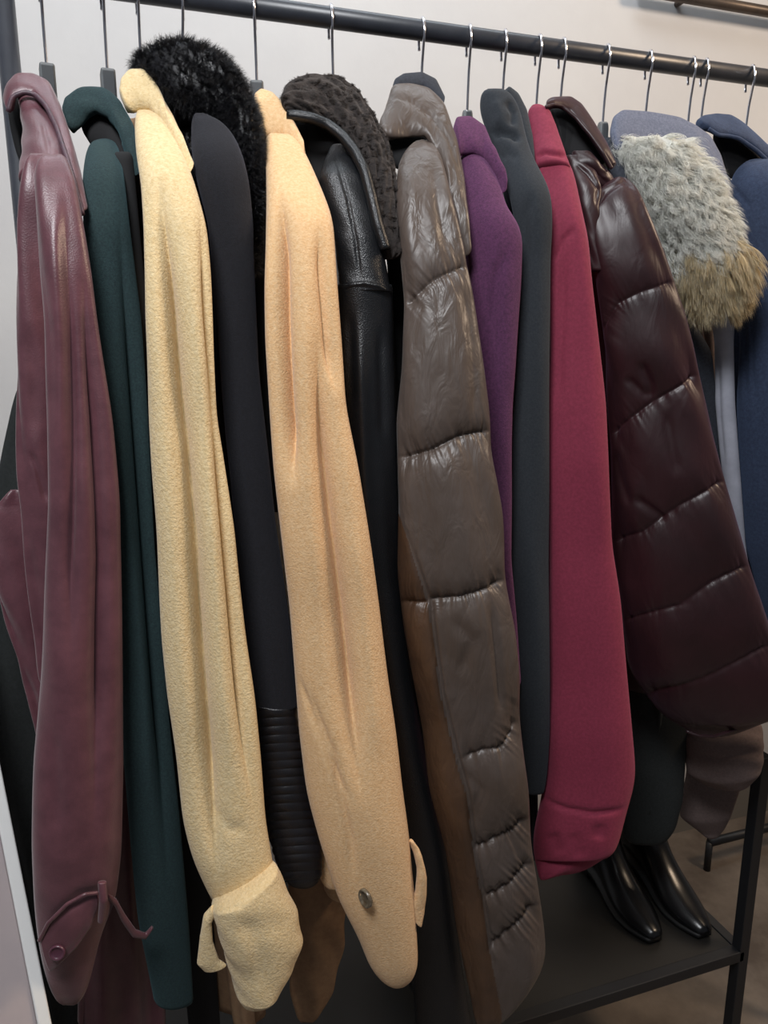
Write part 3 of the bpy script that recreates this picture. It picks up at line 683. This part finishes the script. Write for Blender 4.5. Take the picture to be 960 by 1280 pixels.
# 11 --- plum quilted
hanger(703, -.3, 'grey hanger whose wire hook drops behind the plum quilted coat hood', 'round', drop=.079)
c = coat('quilted_coat', 703, 1000, 'dark plum satin quilted coat with an open hood and diagonal seams')
band('hood', [(683,131,.90),(690,126,.905),(702,124,.91),(712,123,.915),(725,131,.91),(741,154,.895),(756,180,.88),(768,210,.86)],
     [(682,134,.89),(691,131,.89),(702,133,.89),(712,139,.888),(722,149,.88),(740,172,.865),(753,190,.855),(764,208,.85)], M['plum'], c, th=.006, noise=.0004)
pipe('hood_edge', [(682,134,.885),(692,131,.885),(703,133,.885),(721,148,.876),(740,171,.86),(754,191,.85),(765,211,.845)], .0022, M['plum'], c)
band('lining', [(684,136,.915),(702,134,.92),(722,150,.91),(762,206,.88)], [(700,180,.90),(710,196,.895),(722,202,.885),(742,214,.87)], M['lining'], c, th=.008)
sleeve('front_panel', [(194,706,728,.87),(215,711,746,.86),(235,716,752,.85),(260,722,750,.842),(300,730,752,.835),(340,738,756,.83)], M['plum'], c, thr=.6, n=90, ns=60, noise=.0008,
     grooves=[([(716,202),(734,216),(749,236),(744,262)],.003,2.5)])
sleeve('shoulder', [(190,714,738,.868),(205,716,752,.86),(220,722,766,.86),(240,734,778,.865),(262,740,784,.87)], M['plum'], c, thr=.6, n=80, noise=.001,
       grooves=[([(728,206),(750,222),(762,232)],.003,3)])
sleeve('sleeve', [(222,768,784,.845),(234,750,796,.84),(255,740,804,.83),(294,739,819,.82),(336,741,837,.815),(386,750,855,.81),(436,753,868,.805),(470,757,875,.805),(541,762,892,.80),(604,764,908,.795),(674,766,928,.79),(713,772,939,.785),(780,778,960,.78),(830,786,975,.78),(870,810,982,.78),(892,832,976,.78),(908,850,950,.78),(920,872,904,.78)],
       M['plum'], c, thr=.42, n=380, ns=170, p=2.3, seed=23, ends=(.02,.01),
       seams=[ps([(745,420),(753,407),(772,379),(801,365),(860,348)],.005,16,.0006),ps([(755,548),(772,534),(815,504),(884,464)],.008,20,.0007),ps([(758,678),(801,667),(825,651),(850,634),(918,596)],.008,20,.0007),
              ps([(770,778),(801,771),(850,759),(889,732),(945,703)],.008,20,.0007),ps([(800,870),(850,860),(889,847),(927,829),(975,802)],.007,18,.0006)],
       grooves=[([(742,262),(756,240),(778,228),(796,236)],.003,3),([(790,620),(835,655)],.004,5),([(800,450),(812,480),(815,505)],.004,5),([(780,470),(812,500)],.003,5),([(832,510),(840,560),(850,600)],.003,7),([(765,560),(775,600),(790,640)],.003,6)], noise=.0018, nscale=1.5)
pipe('sleeve_hem', [(858,914,.775),(874,920,.765),(892,921,.76),(925,910,.76),(972,886,.77)], .0022, M['plum'], c)
body(c, 703, [(300,772),(450,792),(700,812),(880,850)], M['plum'], Yn=.86, half=.015, seed=14, far=.14)

# 12 --- slate / black coat
hanger(758, -.35, 'grey hanger with tall round neck between the plum quilted coat and the white fur', 'round', drop=.080)
c = coat('cloth_coat', 758, 1050, 'green black coat with a small slate collar, its hem just above the boots')
sleeve('collar', [(172,752,766,.93),(182,754,773,.92),(196,757,778,.91),(212,762,781,.90),(240,768,790,.89),(300,790,812,.88),(360,812,840,.88),(440,840,890,.90),(520,856,898,.91),(640,880,914,.91)], M['slate'], c, thr=.5, n=100)
sleeve('skirt', [(700,800,860,.93),(850,786,862,.93),(900,784,860,.92),(960,782,857,.915),(1000,780,853,.915),(1035,778,845,.915),(1050,784,834,.915),(1056,796,822,.915)], M['greenblack'], c, thr=.5, n=160, ends=(.03,.02), noise=.0015, p=2.4)
body(c, 758, [(320,800),(500,830),(700,836),(900,830),(1020,818)], M['greenblack'], Yn=.905, half=.016, seed=15, far=.12)

# 13 --- grey denim collar coat with white fur
hanger(811, -.4, 'grey hanger whose wire hook drops into the grey denim collar of the white fur coat', 'round', drop=.080)
c = coat('fur_trimmed_coat', 811, 1000, 'coat with a grey denim collar and shaggy white and tan fur')
band('collar', [(762,166,.915),(766,146,.92),(778,137,.925),(809,139,.925),(850,146,.92),(870,156,.91),(888,170,.90),(901,194,.89),(909,226,.88),(912,262,.87)],
     [(770,190,.90),(778,188,.905),(787,184,.905),(810,182,.905),(840,183,.90),(858,190,.895),(874,204,.885),(890,222,.875),(903,240,.865),(909,266,.86)], M['denim'], c, th=.006, n=120,
     grooves=[([(768,150),(780,141),(809,143),(850,150),(869,160),(886,174),(898,196),(906,226)],.0014,1.5)], noise=.0004)
_, V, O = sleeve('fur_panel', [(172,768,848,.895),(190,776,868,.885),(215,786,884,.875),(240,796,896,.865),(270,810,908,.86),(300,824,914,.855),(330,838,916,.85),(350,852,918,.85)], M['furwhite'], c, thr=.4, n=120, ns=90, ends=(.08,.06), noise=.003)
strands('white_fur', V, O, M['furwhite'], c, 24000, .034, .00028, lay=(.35,-.35,-.7), layamt=.9, wave=.0034, curl=8, seed=8, jitter=.5, clump=16, segs=8, pre=.35)
_, V, O = sleeve('tan_fur_panel', [(300,858,926,.845),(320,858,930,.84),(342,864,926,.84),(362,872,912,.84),(374,880,900,.84)], M['furtan'], c, thr=.4, n=60, ns=60, ends=(.1,.1))
strands('tan_fur', V, O, M['furtan'], c, 12000, .055, .00028, lay=(.1,-.25,-1), layamt=.85, wave=.0022, curl=3.5, seed=9, jitter=.5, clump=20, segs=8, pre=.62, lenvar=.35)
sleeve('sleeve', [(380,868,890,.93),(435,874,894,.93),(523,888,900,.93),(600,898,912,.93),(700,910,932,.92),(800,880,950,.89),(900,860,950,.86),(930,858,950,.86)], M['taupe'], c, thr=.4, n=140)
sleeve('cuff', [(904,868,952,.855),(922,856,955,.85),(945,856,955,.85),(964,858,952,.85),(978,880,940,.85),(984,900,930,.85)], M['taupe'], c, thr=.45, n=90, ends=(.04,.05), noise=.001,
       grooves=[([(858,940),(900,948),(952,938)],.0015,3)])
sleeve('skirt', [(930,862,934,.93),(970,857,931,.93),(1000,851,921,.93),(1020,850,914,.93),(1036,870,906,.93),(1048,884,896,.93)], M['taupe'], c, thr=.35, n=90, ends=(.04,.04))
body(c, 811, [(330,870),(500,890),(700,895),(900,896)], M['taupe'], Yn=.915, half=.014, seed=16, far=.12)

# 13b --- light grey coat
hanger(865, -.45, 'grey hanger with the left of two close wire hooks, right of the fur coat hook', 'round', drop=.080)
c = coat('light_coat', 865, 900, 'thin light grey coat showing as a strip between the tan fur and navy coat')
sleeve('sleeve', [(300,880,930,.895),(380,886,920,.89),(428,893,917,.885),(505,894,919,.88),(560,899,923,.88),(611,905,927,.88),(681,914,932,.88),(760,918,944,.88)], M['ltgrey'], c, thr=.8, n=160,
       grooves=[([(896,430),(899,520),(906,600)],.003,4)])
sleeve('body', [(250,850,910,.98),(400,850,912,.98),(700,860,925,.98),(860,860,925,.98)], M['ltgrey'], c, thr=.35, n=80)

# 14 --- navy
hanger(881, -.45, 'grey hanger with the right of two close wire hooks, above the navy coat', 'round', drop=.078)
c = coat('hooded_coat', 881, 1000, 'navy blue felt coat with an open hood at the right edge')
band('hood', [(868,158,.93),(877,147,.935),(892,144,.94),(910,145,.94),(924,155,.935),(946,175,.92),(962,190,.91),(985,215,.90)],
     [(876,158,.915),(886,160,.91),(898,168,.905),(910,169,.905),(924,171,.90),(946,186,.895),(962,200,.89),(985,228,.88)], M['navy'], c, th=.008, n=90, noise=.0006)
pipe('hood_edge', [(886,161,.905),(898,169,.90),(911,170,.90),(924,173,.895),(946,188,.89),(962,203,.885),(985,232,.875)], .0026, M['navy'], c)
band('lining', [(890,166,.94),(912,170,.94),(940,186,.93),(985,226,.92)], [(906,225,.93),(922,222,.925),(946,220,.92),(985,240,.91)], M['lining'], c, th=.008)
sleeve('sleeve', [(200,930,972,.90),(215,917,990,.885),(235,911,1005,.87),(280,912,1020,.86),(340,922,1030,.85),(400,924,1035,.845),(435,925,1040,.84),(505,920,1045,.84),(611,926,1050,.835),(681,931,1055,.835),(770,955,1060,.83),(860,975,1070,.83)],
       M['navy'], c, thr=.5, n=240, ns=110, seed=27, noise=.001, grooves=[([(937,300),(940,400),(940,460),(946,520)],.003,2.5),([(930,400),(932,500)],.003,4),([(915,232),(930,250),(938,262)],.003,3)])
for k in range(24):
    y = 415+k*5.6; x = 943+(y-400)**1.35*.014
    P_ = [U(x, y, .8115-.00003*k*(y-415)/20), U(x+.5, y+3, .8115-.00003*k*(y-415)/20)]
body(c, 881, [(300,975),(450,985),(700,1000),(900,1010)], M['navy'], Yn=.905, half=.016, seed=17, far=.12)

# 15 --- black hanger
hanger(938, -.45, 'grey hanger at the right end of the rail, behind the navy hood', 'round', drop=.078)

# ------------------------------------------------------------------ boots
def boot(toe_px, label, ang, hgt=.20, ln=.23):
    T0 = UZ(toe_px[0], toe_px[1], ZS+.012); base = ZS+.0072
    f = np.array([math.sin(ang), -math.cos(ang), 0]); s = np.cross(f, [0, 0, 1.]); z = np.array([0, 0, 1.])
    r = thing('ankle_boot', (T0[0], T0[1], base), label, 'boot', 'black ankle boots on the low shelf')
    heel = T0-f*ln; heel[2] = base
    # sections: (along from heel, height bottom, height top, half width)
    N_ = 60
    key = np.array([(-.004,.045,.055,.012),(.0,.03,.085,.022),(.02,.028,.16,.029),(.045,.027,.17,.031),(.075,.024,.14,.029),(.10,.016,.098,.030),(.13,.008,.070,.034),(.16,.004,.052,.036),(.19,.004,.040,.031),(.215,.006,.032,.021),(.228,.008,.026,.014),(.232,.012,.020,.006)])
    a_ = np.linspace(0, 1, N_); kk = np.linspace(0, 1, len(key))
    S = np.stack([np.interp(a_, kk, key[:, j]) for j in range(4)], 1); S = smooth1(S, 2)
    ns = 40; V = []
    for al, b0, b1, w_ in S:
        for k in range(ns):
            t_ = 2*math.pi*k/ns; cz = math.sin(t_); cw = math.cos(t_)
            wq = w_*(abs(cw)**.8)*(1 if cw > 0 else -1)
            V.append(heel+f*al+z*((b0+b1)/2+(b1-b0)/2*cz)+s*wq*(1-.25*max(cz, 0)))
    Fc = [[i*ns+k, i*ns+(k+1) % ns, (i+1)*ns+(k+1) % ns, (i+1)*ns+k] for i in range(N_-1) for k in range(ns)]+[list(range(ns))[::-1], [(N_-1)*ns+k for k in range(ns)]]
    mesh_obj('upper', V, Fc, M['boot'], r)
    V = []; n2 = 24
    for i in range(n2):
        q = i/(n2-1); zc_ = .10+q*(hgt-.06)
        cen = heel+f*(.040-.004*math.sin(q*3))+z*zc_
        for k in range(ns):
            t_ = 2*math.pi*k/ns; V.append(cen+f*math.cos(t_)*(.045+.006*q-.006*math.sin(q*3.1))+s*math.sin(t_)*(.030+.008*q))
    Fc = [[i*ns+k, i*ns+(k+1) % ns, (i+1)*ns+(k+1) % ns, (i+1)*ns+k] for i in range(n2-1) for k in range(ns)]+[list(range(ns))[::-1], [(n2-1)*ns+k for k in range(ns)]]
    mesh_obj('shaft', V, Fc, M['boot'], r)
    # sole follows the foot
    V = []; m_ = 30
    for i in range(m_):
        q = i/(m_-1); al = q*.228; w_ = np.interp(al, key[:, 0], key[:, 3])*.95; b0 = np.interp(al, key[:, 0], key[:, 1])
        zz = max(b0, .001)
        for (ss, dz) in ((-1, .004), (1, .004), (1, -.003), (-1, -.003)):
            V.append(heel+f*al+z*max(zz+dz, 0)+s*ss*w_)
    Fc = [[i*4+k, i*4+(k+1) % 4, i*4+4+(k+1) % 4, i*4+4+k] for i in range(m_-1) for k in range(4)]+[[0, 1, 2, 3][::-1], [(m_-1)*4+k for k in range(4)]]
    mesh_obj('sole', V, Fc, M['sole'], r)
    V = []
    for (h_, w_, l0, l1) in ((.030, .024, .0, .05), (.0, .019, .006, .044)):
        for (ss, al) in ((-1, l0), (1, l0), (1, l1), (-1, l1)): V.append(heel+f*al+z*h_+s*ss*w_)
    mesh_obj('heel', V, [[0,1,2,3],[7,6,5,4],[0,4,5,1],[1,5,6,2],[2,6,7,3],[3,7,4,0]], M['sole'], r, smooth=False)
boot((820,1178), 'black leather ankle boot on the low shelf, left one of the pair', -.02)
boot((882,1172), 'black leather ankle boot on the low shelf, right one of the pair', -.02)

# ------------------------------------------------------------------ lights
def area(name, loc, target, size, power, color, sy=None):
    l = bpy.data.lights.new(name, 'AREA'); l.energy = power; l.color = color; l.size = size
    if sy: l.shape = 'RECTANGLE'; l.size_y = sy
    o = bpy.data.objects.new(name, l); COL.objects.link(o); o.location = loc
    o.rotation_euler = (Vector(target)-Vector(loc)).to_track_quat('-Z', 'Y').to_euler(); return o
area('wall_fill_light', (-.35, -.1, 2.5), (.35, .9, 1.1), .5, 27, (.95, .97, 1.0))
area('wall_fill_light', (1.75, .25, 2.35), (.75, .8, 1.2), .4, 20, (1.0, .76, .54))
area('wall_fill_light', (.3, 1.15, 2.66), (.4, 1.5, 1.3), 1.4, 8, (.84, .93, 1.0), .3)  # unseen lamp added to brighten the back wall
w = bpy.data.worlds.new('room'); SC.world = w; w.use_nodes = True
w.node_tree.nodes['Background'].inputs[0].default_value = (.75, .8, .9, 1)
w.node_tree.nodes['Background'].inputs[1].default_value = .15

cd = bpy.data.cameras.new('camera'); cam = bpy.data.objects.new('camera', cd); COL.objects.link(cam)
cam.location = CAM; cam.rotation_euler = (math.pi/2-PITCH, 0, -YAW)
cd.sensor_fit = 'VERTICAL'; cd.sensor_height = 24; cd.lens = 24*F/1280; cd.clip_start = .02
SC.camera = cam
SC.view_settings.view_transform = 'Standard'; SC.view_settings.look = 'None'
SC.view_settings.exposure = 0; SC.view_settings.gamma = 1; SC.view_settings.use_curve_mapping = False
